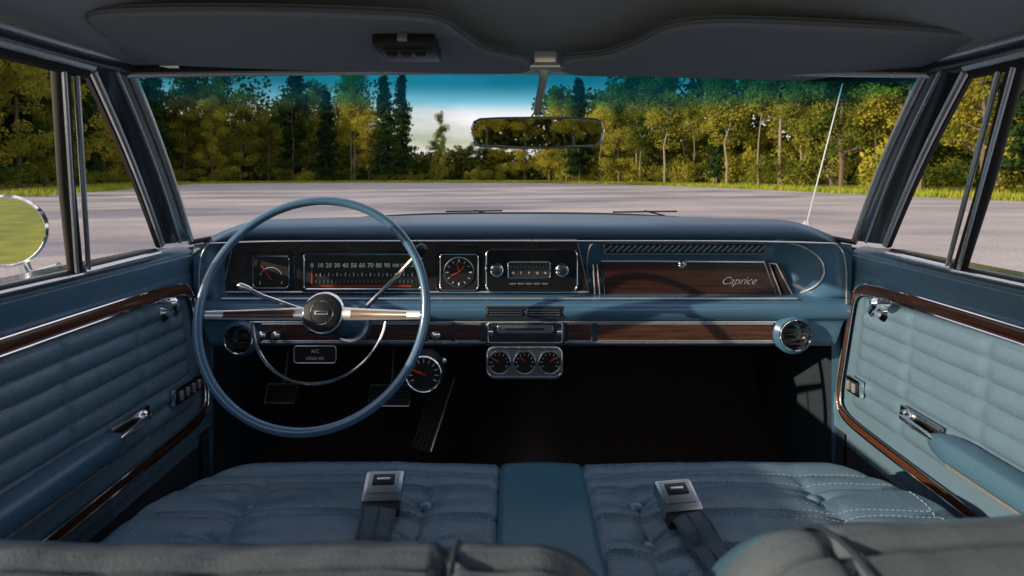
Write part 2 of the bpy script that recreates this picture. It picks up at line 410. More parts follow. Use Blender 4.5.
# ---------------- steering wheel
tl=math.radians(19); nW=V((0,-math.cos(tl),math.sin(tl))); vW=V((0,math.sin(tl),math.cos(tl))); uW=V((1,0,0))
cW=at(312.5,309.5,1.09); RW=.2060
g=Geo(); 
N=120; pth=[cW+uW*math.cos(2*math.pi*k/N)*RW+vW*math.sin(2*math.pi*k/N)*RW for k in range(N)]
g.tube(pth,.0083,RIM,14,True)
sw=g.make('steering_wheel',car,ang=80)
def wp(a,b,c): return cW+uW*a+vW*b+nW*c
hubc=wp(0,0,-.078)
for s in (-1,1):
    g=Geo(); n=16; pts=[]
    for k in range(n+1):
        t=k/n; r=lerp(.03,RW,t); w=lerp(.0125,.0072,t); h=-.066+.066*t**1.35; b=-.010*t
        pts.append((s*r,b,h,w))
    def sp(a,b_):
        r,b,h,w=pts[round(a*n)]; ang=b_*2*math.pi
        return wp(r,b+math.cos(ang)*w,h+math.sin(ang)*.0045)
    def smf(a,b_): return RIM if a>.92 else TRIM
    g.grid(sp,n,12,TRIM,smf)
    g.make('spoke',sw)
    g=Geo()
    def ins(a,b_):
        k=2.2+a*10.3; i=int(min(k,n-1)); f=k-i; A=[lerp(pts[i][j],pts[i+1][j],f) for j in range(4)]
        return wp(A[0],A[1]+lerp(-.66,.66,b_)*A[3],A[2]+.0058-.0016*abs(b_-.5)*2)
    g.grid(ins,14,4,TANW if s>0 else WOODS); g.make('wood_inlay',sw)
g=Geo()
ring=[]
for k in range(41):
    a=math.radians(187+166*k/40); ring.append(wp(.126*math.cos(a),.126*math.sin(a)-.002,-.035-.012*abs(math.cos(a))))
g.tube(ring,.0030,CHROME,8); g.make('horn_ring',sw)
g=Geo()
g.lathe(hubc,nW,[(.030,-.04),(.036,-.02),(.042,0),(.042,.010),(.0395,.016),(.037,.018),(.0365,.014)],CHROME,40)
g.lathe(hubc,nW,[(.0365,.012),(.0355,.019),(.030,.022),(.001,.0235)],MATTB,40)
hub=g.make('hub',sw)
g=Geo()
g.box(hubc+nW*.0240,(.026,.002,.0080),DCHROME,.001,Matrix.Rotation(-tl,3,'X'))
g.box(hubc+nW*.0253,(.021,.001,.0038),BLACK,0,Matrix.Rotation(-tl,3,'X'))
g.tube([hubc+nW*.0228+uW*math.cos(k*.2618)*.022+vW*math.sin(k*.2618)*.022 for k in range(24)],.0007,CHROME,6,True)
g.make('horn_emblem',hub)
g=Geo(); g.tube([hubc-nW*.02,hubc-nW*.06,hubc-nW*.30,hubc-nW*.6],[.034,.038,.034,.03],BLUEP,20)
g.tube([hubc-nW*.2,hubc-nW*.21],.040,DCHROME,20)
colm=g.make('steering_column',car)
g=Geo(); g.tube([hubc-nW*.05,at(296,308,1.17),at(262,296,1.13),at(246,288,1.11)],[.0045,.0045,.004,.004],CHROME,8)
g.lathe(at(245,287.5,1.11),(-1,-.3,.5),[(.0045,-.012),(.006,0),(.0055,.010),(.002,.014)],CHROME,12)
g.make('turn_signal_lever',colm)
g=Geo(); g.tube([hubc-nW*.07,at(366,307,1.22),at(395,278,1.18),at(416,256,1.15)],[.0055,.005,.0045,.0045],CHROME,8)
g.lathe(at(420,251,1.145),(.6,-.2,.75),[(.004,-.018),(.010,-.008),(.012,.003),(.009,.012),(.002,.016)],BLACK,16)
g.make('gear_selector_lever',colm)
# ---------------- windshield: only the shaded band of the glass is a visible surface
def wsh(u,t): return glassbase(u).lerp(glasshead(u),t)+V((0,0,.018*math.sin(math.pi*t)))
g=Geo()
g.grid(lambda a,b: wsh(2*a-1,lerp(.66,1,b)),40,8,TINT)
g.make('windshield_sunshade_band',car,ang=80)
g=Geo()
g.tube([glasshead(-1+2*i/40)+V((0,0,.006)) for i in range(41)],.009,RUB,8)
g.tube([glasshead(-1+2*i/40)+V((0,-.010,-.004)) for i in range(41)],.0048,TRIM,8)
g.make('windshield_header_trim',car)
g=Geo()
g.tube([glassbase(-1+2*i/40)+V((0,0,-.006)) for i in range(41)],.006,RUB,8)
g.make('windshield_seal',car)
for s in (-1,1):
    g=Geo()
    A0=glasshead(s);A1=glassbase(s); B0=V((CX+s*.650,.885,.152)); B1=V((CX+s*.79,1.30,-.150))
    def pf(a,b):
        A=A0.lerp(A1,a)+V((0,0,.018*math.sin(math.pi*a)));B=B0.lerp(B1,a)+V((0,0,.014*math.sin(math.pi*a)))
        ang=math.pi*b; mid=A.lerp(B,.5-.5*math.cos(ang)); return mid+V((-s*.013*math.sin(ang),-.010*math.sin(ang),0))
    g.grid(pf,16,12,PILL)
    def pf2(a,b):
        A=A0.lerp(A1,a)+V((0,0,.018*math.sin(math.pi*a)));B=B0.lerp(B1,a)+V((0,0,.014*math.sin(math.pi*a)))
        return A.lerp(B,b)+V((s*.03*math.sin(math.pi*b),.02*math.sin(math.pi*b),0))
    g.grid(pf2,16,8,BODY)
    ln=lambda P,Q,h,o:[P.lerp(Q,t/12)+V((0,0,h*math.sin(math.pi*t/12)))+o for t in range(13)]
    g.tube(ln(A0,A1,.018,V((-s*.006,-.004,0))),.0075,TRIM,10)
    g.tube(ln(A0.lerp(B0,.45),A1.lerp(B1,.45),.017,V((-s*.015,-.010,0))),.0030,TRIM,8)
    g.tube(ln(B0,B1,.014,V((-s*.002,0,0))),.010,RUB,8)
    g.tube(ln(B0,B1,.014,V((-s*.012,-.008,0))),.0055,TRIM,8)
    g.make('windshield_pillar',car)
    g=Geo()
    rp=[A0+V((0,0,.006)),B0+V((-s*.006,-.01,.012)),V((CX+s*.648,.6,.168)),V((CX+s*.64,.2,.178)),V((CX+s*.635,-.35,.175))]
    g.tube(chaikin(rp,2),.014,PILL,10)
    g.tube(chaikin([p+V((s*.004,0,-.014)) for p in rp[1:]],2),.010,RUB,8)
    g.tube(chaikin([p+V((-s*.008,0,-.007)) for p in rp[1:]],2),.006,TRIM,8)
    g.tube(chaikin([p+V((-s*.010,0,.013)) for p in rp[0:]],2),.0055,TRIM,8)
    g.make('roof_rail',car)
def roofz(x,y,h):
    u=(x-CX)/.64
    f=1-ss(.78,1.06,y)
    return lerp(.192-.02*u*u, .205+ .058*(1-u**2)*1.0-.02*u*u, f)+h
g=Geo(); g.grid(lambda a,b:V((CX+lerp(-.648,.648,a),lerp(-.35,1.062-.095*(2*a-1)**2,b),roofz(CX+lerp(-.64,.64,a),lerp(-.35,1.06,b),0))),30,36,LINER)
g.make('headliner',car,ang=80)
g=Geo(); g.grid(lambda a,b:V((CX+lerp(-.70,.70,a),lerp(-.35,1.085-.10*(2*a-1)**2,b),roofz(CX+lerp(-.64,.64,a),lerp(-.35,1.06,b),.03)-.02*(abs(2*a-1)**8))),30,30,BODY)
g.make('roof_panel',car,ang=80)
# ---------------- visors
def onpl(u,v,dz=0):
    a=.299+dz;b=-.127; Y=a/((175-v)/F-b); return V(((u-512)/F*Y,Y,(175-v)/F*Y))
def cr(P,n=6):
    out=[];N=len(P)
    for i in range(N):
        p0,p1,p2,p3=[V((*P[(i+k-1)%N],0)) for k in range(4)]
        for j in range(n):
            t=j/n; q=.5*((2*p1)+(p2-p0)*t+(2*p0-5*p1+4*p2-p3)*t*t+(3*p1-p0-3*p2+p3)*t**3); out.append((q.x,q.y))
    return out
vis1=cr([(92,13),(180,8),(300,9),(400,13),(440,18),(462,32),(485,47),(508,53),(524,56),(530,63),(522,69),(440,69),(300,66),(160,60),(125,52),(104,32)])
vis2=cr([(562,64),(570,57),(605,53),(640,40),(668,26),(720,20),(820,23),(940,30),(990,35),(999,41),(985,60),(968,75),(945,79),(800,77),(650,73),(572,71)])
for o in (vis1,vis2):
    g=Geo(); P=[onpl(a,b) for a,b in o]; n=(P[10]-P[0]).cross(P[40]-P[0]).normalized()
    if n.z>0:n=-n
    g.slab([p-n*.006 for p in P],n,.014,VISOR,.005); g.tube(P,.0042,WELT,6,True)
    vz=g.make('sun_visor',car)
    if o is vis1:
        g=Geo(); R=Matrix.Rotation(math.radians(-7),3,'X'); c=onpl(408,37)+V((0,0,-.016))
        g.box(c,(.085,.075,.018),BLACK,.005,R)
        g.box(c+R@V((0,-.012,-.010)),(.06,.022,.004),BTN,.0015,R)
        for k in (-1,0,1): g.box(c+R@V((k*.02,-.012,-.013)),(.014,.014,.002),RUB,.0008,R)
        g.box(c+R@V((0,-.04,.002)),(.014,.012,.014),DCHROME,.002,R)
        g.make('garage_door_opener',vz)
    g=Geo(); 
    a=(150,66) if o is vis1 else (905,78)
    g.tube([onpl(a[0],a[1])+V((0,.0,.01)),onpl(a[0],a[1]-1)+V((0,0,-.004)),onpl(a[0]+ (30 if o is vis1 else -30),a[1])+V((0,0,-.001))],.005,TRIM,8)
    g.lathe(onpl(*a)+V((0,.004,.008)),(0,-.3,-1),[(.018,0),(.018,.004),(.009,.009)],TRIM,16)
    g.make('visor_bracket',vz)
    g=Geo()
    a=(532,66) if o is vis1 else (558,67)
    g.tube([onpl(a[0]-(8 if o is vis1 else -8),a[1]-3)+V((0,0,-.002)),onpl(*a)+V((0,0,-.001))],.0045,TRIM,8)
    g.make('visor_pivot',vz)
# ---------------- rear view mirror
g=Geo(); Ym=.93
mo=[(474,122),(480,119),(500,118),(537,117.5),(575,118),(596,119),(602,122),(604,130),(601,141),(595,146),(560,147.5),(537,148),(510,147.5),(480,146),(475,142),(471,131)]
mo2=[(537+(a-537)*.975,133+(b-133)*.90) for a,b in mo]
g.slab([p+V((0,.018,0)) for p in S(mo,Ym)],FW,.018,DCHROME,.003)
g.tube(S(mo,Ym),.0016,CHROME,8,True)
rm=g.make('rear_view_mirror',car)
g=Geo(); P=S(mo2,Ym)
g.add([p+V((0,-.0022-(p.z-.065)*.03,0)) for p in P],[list(range(len(P)))],MIR); g.make('mirror_glass',rm)
g=Geo(); g.tube([at(545,64,.97),at(543,80,.97),at(539,100,.96),at(537,118,.945)],[.009,.0068,.006,.007],TRIM,12)
g.box(at(545,58,.965),(.040,.026,.020),TRIM,.007); g.tube([at(530,66,.96),at(560,66,.96)],.0075,TRIM,12)
g.lathe(at(538,118,.95),(0,0,1),[(.006,-.012),(.011,-.004),(.011,.004),(.006,.01)],CHROME,16)
g.make('mirror_stem',rm)
# ---------------- doors
def hw(z): return .787-.042*max(0,min(1,(-.18-z)/.37))
def mkdoor(s):
    X=lambda o: CX+s*o
    g=Geo()
    def fn(a,b):
        y=lerp(-.35,1.435,a)
        if b<.12:
            t=b/.12*math.pi/2; o=.825-.038*math.sin(t); z=-.176-.02*(1-math.cos(t))
            return V((X(o),y,z+.006))
        z=lerp(-.19,-.86,(b-.12)/.88); d=0
        if -.52<z<-.272 and y<1.365:
            zz=z+.0012*noise.noise(V((y*7,0,5)))
            q=(zz+.272)/.0354; d=.0095*abs(math.sin(math.pi*q))**.55
            d*=(1-ss(1.34,1.365,y))
            for sy in (1.19,1.0,.81): d*=1-.55*math.exp(-((y-sy)/.011)**2)
            d+=.0012*noise.noise(V((y*12,z*30,3)))+.0005*noise.noise(V((y*45,z*60,7)))
        if -.57<z<-.52 or -.272<z<-.235: d=.002
        if z<-.6: d-=.012
        d+=.004*ss(-.235,-.2,z)
        return V((X(hw(z)-d),y,z))
    g.grid(fn,260,250,DOORM,lambda a,b: BLUE if b<.2 else (LOW if b>.70 else DOORM))
    g.grid(lambda a,b:V((X(lerp(.74,.93,a)),1.436,lerp(-.18,-.86,b))),2,6,BLUE)
    g.grid(lambda a,b:V((X([.828,.90,.965,.99,.985,.95][round(a*5)]),lerp(-.35,1.42,b),[-.172,-.176,-.20,-.32,-.6,-.88][round(a*5)])),5,6,BODY)
    door=g.make('door',car,ang=75)
    def ribbon(path,m,lift,g):
        P=[V((0,a,b)) for a,b in path]; n=len(P); rowsL=[]
        for i,p in enumerate(P):
            t=(P[min(i+1,n-1)]-P[max(i-1,0)]).normalized(); q=V((0,-t.z,t.y))
            w=lerp(.0060,.0120,abs(t.y)**1.5) if p.z>-.45 else lerp(.0060,.0090,abs(t.y))
            rowsL.append([p+q*w,p+q*w*.6,p-q*w*.6,p-q*w])
        def f(a,b):
            p=rowsL[round(a*(n-1))][round(b*3)]; k=round(b*3); l=lift if k in(1,2) else lift-.003
            return V((X(hw(p.z)-l),p.y,p.z))
        g.grid(f,n-1,3,m)
        for k in(0,3):
            g.tube([V((X(hw(r[k].z)-lift),r[k].y,r[k].z)) for r in rowsL],.0020,CHROME,6)
    path=[(-.35,-.252),(.4,-.252),(1.15,-.25),(1.32,-.252),(1.385,-.265),(1.392,-.33),(1.398,-.42),(1.405,-.51),(1.385,-.550),(1.30,-.558),(1.0,-.562),(.4,-.565),(-.35,-.565)]
    path=[(p.x,p.y) for p in chaikin([V((a,b,0)) for a,b in path],2)]
    g=Geo(); ribbon(path,WOODY,.012,g); g.make('wood_trim',door)
    g=Geo()
    def arm(a,b):
        y=lerp(.15,1.075,a); t=b*2*math.pi; k=(1-max(0,(a-.92)/.08)**2)**.5 if a>.92 else 1; k=max(k,.02)
        return V((X(.725-.027*math.copysign(abs(math.cos(t))**.6,math.cos(t))*k),y,-.468+.021*math.copysign(abs(math.sin(t))**.6,math.sin(t))*k))
    g.grid(arm,60,24,BLUE)
    g.box(V((X(.738),.60,-.494)),(.045,.86,.016),TRIM,.005)
    g.make('armrest',door)
    g=Geo(); c=V((X(.738),1.15,-.462))
    g.box(c+V((0,-.03,0)),(.008,.11,.026),DCHROME,.003)
    g.lathe(c,(-s,0,0),[(.013,0),(.012,.010),(.008,.016)],CHROME,20)
    g.tube([c+V((-s*.012,0.005,0)),c+V((-s*.024,-.02,.003)),c+V((-s*.03,-.06,.004)),c+V((-s*.028,-.115,.002))],[.007,.0085,.0085,.006],CHROME,10,flat=.55)
    g.make('door_handle',door)
    g=Geo(); c=V((X(.772),1.285,-.292))
    g.lathe(c,(-s,0,0),[(.024,0),(.023,.006),(.013,.014),(.012,.028)],CHROME,20)
    g.tube([c+V((-s*.026,0,0)),c+V((-s*.034,-.02,.012)),c+V((-s*.036,-.055,.028))],[.008,.0065,.006],CHROME,10)
    g.lathe(c+V((-s*.036,-.058,.03)),(-s,0,0),[(.008,-.008),(.012,.004),(.012,.022),(.006,.028)],CHROME,14)
    g.make('window_crank',door)
    g=Geo(); c=V((X(.738),1.315 if s<0 else 1.335,-.470)); wd_=.105 if s<0 else .05
    g.box(c,(.012,wd_,.036),CHROME,.003); g.box(c+V((-s*.0062,0,0)),(.003,wd_-.012,.026),BLACK,.001)
    for k in range(4 if s<0 else 2): g.box(c+V((-s*.009,(-.036+.024*k) if s<0 else (-.01+.02*k),0)),(.007,.010,.020),TRIM,.002)
    g.make('window_switch',door)
    ty,by=(.845,1.055) if s<0 else (.815,1.095)
    T0=V((X(.655),ty,.150)); Bf=V((X(.79),1.285,-.165)); Br=V((X(.787),by,-.168))
    g=Geo(); T0b=T0+V((0,-.008,0)); Brb=Br+V((0,-.008,0))
    g.tube([T0b,T0b.lerp(Brb,.5)+V((s*.004,0,0)),Brb],.0115,RUB,10)
    g.tube([T0+V((-s*.010,.008,0)),Br+V((-s*.010,.010,0))],.0042,TRIM,8)
    g.tube([T0b+V((-s*.012,-.010,0)),Brb+V((-s*.012,-.012,0))],.0032,TRIM,8)
    g.tube([Br,Bf],.008,RUB,8); g.tube([Br+V((-s*.01,0,-.002)),Bf+V((-s*.01,0,-.002))],.005,TRIM,8)
    g.tube([Br+V((0,0,-.004)),V((X(.79),-.35,-.168))],.007,RUB,8); g.tube([Br+V((-s*.009,0,-.006)),V((X(.78),-.35,-.174))],.0035,TRIM,8)
    g.make('window_frame',door)
    return door
dl=mkdoor(-1); dr=mkdoor(1)
# ---------------- seat cushion
btn=[(-.42,.965),(-.14,.965),(-.42,.872),(-.14,.872),(.20,.965),(.49,.975),(.20,.872),(.50,.885),(-.42,.78),(-.14,.78),(.2,.78),(.5,.78)]
x0s,x1s=CX-.655,CX+.705
def seatp(a,b):
    x=lerp(x0s,x1s,a); ctr=-.022<x<.127
    R=.065
    w=abs((x-(x0s+x1s)/2)/((x1s-x0s)/2)); back=.30*max(0,(w-.74)/.26)**2.2
    yf=1.065-back
    if b<.8: y=lerp(.36,yf,b/.8); z=0;
    elif b<.92: t=(b-.8)/.12*math.pi/2; y=yf+R*math.sin(t); z=-R*(1-math.cos(t))
    else: t=(b-.92)/.08; y=yf+R-.02*t; z=-R-.27*t
    h=-.522
    ex=min(x-x0s,x1s-x); 
    if ex<.06: h-=.06*(1-ex/.06)**2
    top=1 if b<.8 else max(0,1-(b-.8)/.08)
    if not ctr:
        for (bx,by) in btn:
            dx,dy=x-bx,y-by; d2=dx*dx+dy*dy
            if d2<.016:
                d=math.sqrt(d2); th=math.atan2(dy,dx)
                h-=top*(.022*math.exp(-(d/.024)**1.2)+.009*math.exp(-d/.045)*abs(math.cos(2*th+.3*math.sin(bx*90)))**8)
        for sy in (1.045,1.0,.92,.832,.74,.66): 
            dd=abs(y-sy-.001*math.sin(x*20)); 
            if dd<.03: h-=top*(.006*math.exp(-(dd/.004)**2)+.004*math.exp(-(dd/.014)**2))
        h+=top*.003*noise.noise(V((x*8,y*13,1)))+top*.001*noise.noise(V((x*22,y*28,1)))
        if x<0: q=(x+.30)/.30
        else: q=(x-.40)/.30
        h+=top*.010*(1-q*q)
    else: h+=.002+.003*math.cos((x-.05)/.075*1.5)+top*.0015*noise.noise(V((x*9,y*9,4)))
    for ex_ in (-.022,.127):
        h-=.007*math.exp(-((x-ex_)/.004)**2)
    return V((x,y,h+z))
g=Geo(); g.grid(seatp,320,250,SEAT,lambda a,b: SEATC if -.022<lerp(x0s,x1s,a)<.127 else None)
seat=g.make('bench_seat_cushion',car,ang=80)
def yfr(x):
    w=abs((x-(x0s+x1s)/2)/((x1s-x0s)/2)); return 1.065-.30*max(0,(w-.74)/.26)**2.2
def seath(x,y):
    b=(y-.36)/(yfr(x)-.36)*.8
    return seatp((x-x0s)/(x1s-x0s),min(b,.8)).z
for (a,b) in btn:
    g=Geo(); g.lathe(V((a,b,seath(a,b)+.003)),(0,-.15,1),[(.0115,-.006),(.0125,.002),(.0105,.0065),(.006,.0090),(.001,.0098)],SBTN,18)
    g.make('seat_button',seat)
def stitch(g,p,q):
    L=(V((*q,0))-V((*p,0))).length; n=int(L/.009)
    for i in range(n):
        t0=i/n; t1=(i+.6)/n
        A=V((lerp(p[0],q[0],t0),lerp(p[1],q[1],t0),0));B=V((lerp(p[0],q[0],t1),lerp(p[1],q[1],t1),0))
        if A.y>yfr(A.x)-.005: continue
        A.z=seath(A.x,A.y)+.0006;B.z=seath(B.x,B.y)+.0006
        g.tube([A,B],.0009,THREAD,4)
for xa,xb in ((x0s+.08,-.035),(.14,x1s-.08)):
    for y in (1.037,1.008,.928,.912,.84,.824,.74):
        g=Geo(); stitch(g,(xa,y),(xb,y)); g.make('stitching',seat)
    for x in (xa,xb):
        g=Geo(); stitch(g,(x,.6),(x,1.04)); g.make('stitching',seat)
g=Geo()
g.grid(lambda a,b:V((lerp(x0s+.07,x1s-.07,a),1.00,lerp(-.6,-.85,b))),2,2,CARPET); g.make('seat_base',seat)
# seatbelts
def beltset(bx,by,ang,length,spread):
    R=Matrix.Rotation(math.radians(ang),3,'Z')@Matrix.Rotation(math.radians(24),3,'X')
    c=V((bx,by,seath(bx,by)+.026))
    g=Geo(); g.box(c,(.060,.054,.022),DCHROME,.005,R); g.box(c+R@V((0,.004,.011)),(.048,.038,.004),SILV,.002,R)
    g.box(c+R@V((0,.008,.0135)),(.034,.018,.003),BLACK,.001,R); g.box(c+R@V((0,.008,.015)),(.020,.004,.001),TRIM,.0004,R)
    g.box(c+R@V((0,-.030,-.002)),(.058,.020,.018),BLACK,.004,R)
    e=empty('seat_belt',V((bx,by,ZC+seath(bx,by))),car)
    g.make('buckle',e)
    g=Geo(); d=R@V((0,-1,0)); d.z=0; d.normalize(); sd=V((-d.y,d.x,0))
    def bf(a,b):
        p=V((bx,by,0))+d*(.032+a*length)+sd*lerp(-.025,.025,b)+V((spread*a*a,0,0))
        h=seath(p.x,max(.4,p.y))+.006+.012*(1-ss(0,.25,a)); p.z=h; return p
    g.grid(bf,30,6,BELT); 
    for b in (.06,.5,.94): g.tube([bf(i/20,b)+V((0,0,.001)) for i in range(21)],.0012,BELT,4)
    g.make('belt_strap',e)
beltset(-.200,.935,3,.30,.0); beltset(.252,.915,9,.38,.05)
# ---------------- seat backs
def seatback(x0,x1,zc,tw,label,tiltf):
    g=Geo()
    def fn(a,b):
        x=lerp(x0,x1,a); t=lerp(-40,200,b); r=math.radians(t)
        y=.305+.085*math.cos(r); z=zc+.085*math.sin(r)
        if b<.001: y=.44;z=-.50
        if b>.999: y=.20;z=-.7
        ex=min(x-x0,x1-x); 
        k=0
        if ex<.06: k=(1-ex/.06)**2.2
        z-=k*.05; 
        for sx in tw:
            z-=.007*math.exp(-((x-sx)/.004)**2)
        z-=.006*math.exp(-((t-85)/4)**2)
        z+=.004*noise.noise(V((x*12,y*12,zc)))+.0015*noise.noise(V((x*40,y*40,zc)))
        z-=tiltf(x)
        return V((x,y,z))
    g.grid(fn,200,90,GREYV,lambda a,b: BLUE if b<.44 else GREYV)
    for sx in tw:
        g.tube([V((sx+.005,.305+.086*math.cos(math.radians(t)),zc+.0845*math.sin(math.radians(t))-tiltf(sx))) for t in range(-20,181,10)],.0018,KICK,6)
    return g.make('seat_back',car,ang=80,label=label)
seatback(CX-.62,.070,-.286,[-.036],'grey-blue driver seat back with dark seam',lambda x:0.0)
seatback(.100,CX+.66,-.279,[.17],'grey-blue passenger seat back with dark seam',lambda x:-.014*ss(.12,.4,x))
# ---------------- side mirror, hood, wipers, antenna
g=Geo(); c=at(7,231,1.15); n=V((.27,-.96,-.02)).normalized()
g.lathe(c,n,[(.03,-.045),(.055,-.03),(.068,-.005),(.070,.004),(.066,.007),(.0635,.004)],CHROME,40,False)
sm=g.make('side_mirror',car)
g=Geo(); g.lathe(c,n,[(.064,.0038),(.0635,.0042)],MIR,40); g.make('mirror_glass',sm)
g=Geo(); g.tube([c-n*.03+V((0,0,-.03)),c+V((.01,.04,-.09)),V((CX-.93,1.2,-.19))],[.012,.010,.016],CHROME,10); g.make('mirror_arm',sm)
g=Geo()
def hood(a,b):
    u=2*a-1; y=lerp(1.80-.30*abs(u)**2.5,3.4,b)
    return V((CX+.96*u,y,-.155-.115*b-.05*abs(u)**4))
g.grid(hood,40,20,BODY); 
for s in (-1,1): g.grid(lambda a,b:V((CX+s*(.96+.02*a),lerp(1.45,3.4,b),lerp(-.20-.115*b,-.85,a))),4,8,BODY)
g.grid(lambda a,b:V((CX+lerp(-.98,.98,a),3.4+.05*math.sin(b*3),lerp(-.27,-.8,b))),4,6,BODY)
g.make('hood',car,ang=60)
for (x0,x1,yy) in ((-.20,-.03,1.83),(.30,.50,1.80)):
    g=Geo(); g.tube([V((x0,yy-.02,-.110)),V((x1,yy+.02,-.110))],.0026,BLACK,6)
    g.tube([V((x1-.03,yy+.05,-.125)),V(((x0+x1)/2,yy+.01,-.108))],.0026,BLACK,6); g.make('wiper',car)
g=Geo(); a0=V((.965,1.97,-.17)); a1=V((1.085,1.97,.30))
g.tube([a0,a0.lerp(a1,.5),a1],[.003,.0022,.0016],TRIM,6); g.lathe(a0,(0,0,1),[(.02,-.02),(.018,0),(.007,.02)],CHROME,16); g.make('antenna',car)

# ================================================================= SETTING
def ground_mat(name,c1,c2,sc1,sc2,rough=.9,stretch=(1,1,1)):
    m=bpy.data.materials.new(name); m.use_nodes=True; n=m.node_tree.nodes; l=m.node_tree.links; b=n['Principled BSDF']
    ge=n.new('ShaderNodeNewGeometry')
    mp=n.new('ShaderNodeMapping'); mp.inputs['Scale'].default_value=stretch; l.new(ge.outputs['Position'],mp.inputs[0])
    a=n.new('ShaderNodeTexNoise'); a.inputs['Scale'].default_value=sc1; a.inputs['Detail'].default_value=8
    d=n.new('ShaderNodeTexNoise'); d.inputs['Scale'].default_value=sc2; d.inputs['Detail'].default_value=4
    l.new(mp.outputs[0],a.inputs['Vector']); l.new(ge.outputs['Position'],d.inputs['Vector'])
    ad=n.new('ShaderNodeMath'); ad.operation='ADD'; l.new(a.outputs['Fac'],ad.inputs[0]); l.new(d.outputs['Fac'],ad.inputs[1])
    mr=n.new('ShaderNodeMapRange'); mr.inputs[1].default_value=.75; mr.inputs[2].default_value=1.25; l.new(ad.outputs[0],mr.inputs[0])
    mx=n.new('ShaderNodeMix'); mx.data_type='RGBA'; mx.inputs[6].default_value=(*c1,1); mx.inputs[7].default_value=(*c2,1)
    l.new(mr.outputs[0],mx.inputs[0]); l.new(mx.outputs[2],b.inputs['Base Color']); b.inputs['Roughness'].default_value=rough
    b.inputs['Specular IOR Level'].default_value=.25
    return m
GRASS=ground_mat('grass_ground',(.16,.21,.03),(.42,.38,.06),.12,3)
ASPH=ground_mat('asphalt',(.24,.225,.24),(.56,.51,.51),.18,25,.85,(1,2.2,1))
def sheet(name,pts,z,m):
    me=bpy.data.meshes.new(name); me.from_pydata([(a,b,z) for a,b in pts],[],[list(range(len(pts)))]); me.materials.append(m)
    o=bpy.data.objects.new(name,me); col.objects.link(o); o['kind']='structure'; return o
sheet('ground',[(-1500,-1500),(1500,-1500),(1500,1500),(-1500,1500)],0,GRASS)
lot=[(-60,-5),(-30,8),(-26,34),(-35,60),(-44,84),(-25,92),(0,92),(11,80),(18,64),(20.5,48),(21.5,34),(25,20),(36,5),(45,-5)]
lot=[(p.x,p.y) for p in chaikin([V((a,b,0)) for a,b in lot],2)]
sheet('asphalt_road',lot,.004,ASPH)
def leafmat(name,c1,c2,tr=.4):
    m=bpy.data.materials.new(name); m.use_nodes=True; n=m.node_tree.nodes; l=m.node_tree.links; n.remove(n['Principled BSDF'])
    ge=n.new('ShaderNodeNewGeometry'); nz=n.new('ShaderNodeTexNoise'); nz.inputs['Scale'].default_value=.35; nz.inputs['Detail'].default_value=4
    l.new(ge.outputs['Position'],nz.inputs['Vector'])
    oi=n.new('ShaderNodeObjectInfo'); ad=n.new('ShaderNodeMath'); ad.operation='MULTIPLY_ADD'; ad.inputs[1].default_value=.5; l.new(oi.outputs['Random'],ad.inputs[0]); l.new(nz.outputs['Fac'],ad.inputs[2])
    mr=n.new('ShaderNodeMapRange'); mr.inputs[1].default_value=.42; mr.inputs[2].default_value=1.05; l.new(ad.outputs[0],mr.inputs[0])
    mx=n.new('ShaderNodeMix'); mx.data_type='RGBA'; mx.inputs[6].default_value=(*c1,1); mx.inputs[7].default_value=(*c2,1); l.new(mr.outputs[0],mx.inputs[0])
    d=n.new('ShaderNodeBsdfDiffuse'); t=n.new('ShaderNodeBsdfTranslucent'); s=n.new('ShaderNodeMixShader'); s.inputs[0].default_value=tr
    l.new(mx.outputs[2],d.inputs[0]); l.new(mx.outputs[2],t.inputs[0]); l.new(d.outputs[0],s.inputs[1]); l.new(t.outputs[0],s.inputs[2]); l.new(s.outputs[0],n['Material Output'].inputs[0])
    return m
LEAF=leafmat('deciduous_leaves',(.035,.085,.018),(.52,.46,.07)); PINE=leafmat('pine_needles',(.015,.045,.018),(.045,.085,.025),.2)
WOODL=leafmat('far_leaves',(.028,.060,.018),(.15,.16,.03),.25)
BARK=M('bark',(.13,.10,.08),.9,var=.5,vs=6); BIRCH=M('pale_bark',(.24,.20,.155),.85,var=.6,vs=5)
BLADE=leafmat('grass_blades',(.24,.32,.04),(.58,.54,.09))
rnd=random.Random(3)
def leafq(g,c,s,m,el=1.0):
    a=V((rnd.gauss(0,1),rnd.gauss(0,1),rnd.gauss(0,1))).normalized(); b=a.orthogonal().normalized()
    b=Matrix.Rotation(rnd.random()*6.28,3,a)@b; d=a.cross(b)
    o=len(g.v); g.v+=[c-b*s*el,c-d*s*.6,c+b*s*el,c+d*s*.6]; g.f.append([o,o+1,o+2,o+3]); g.m.append(0)
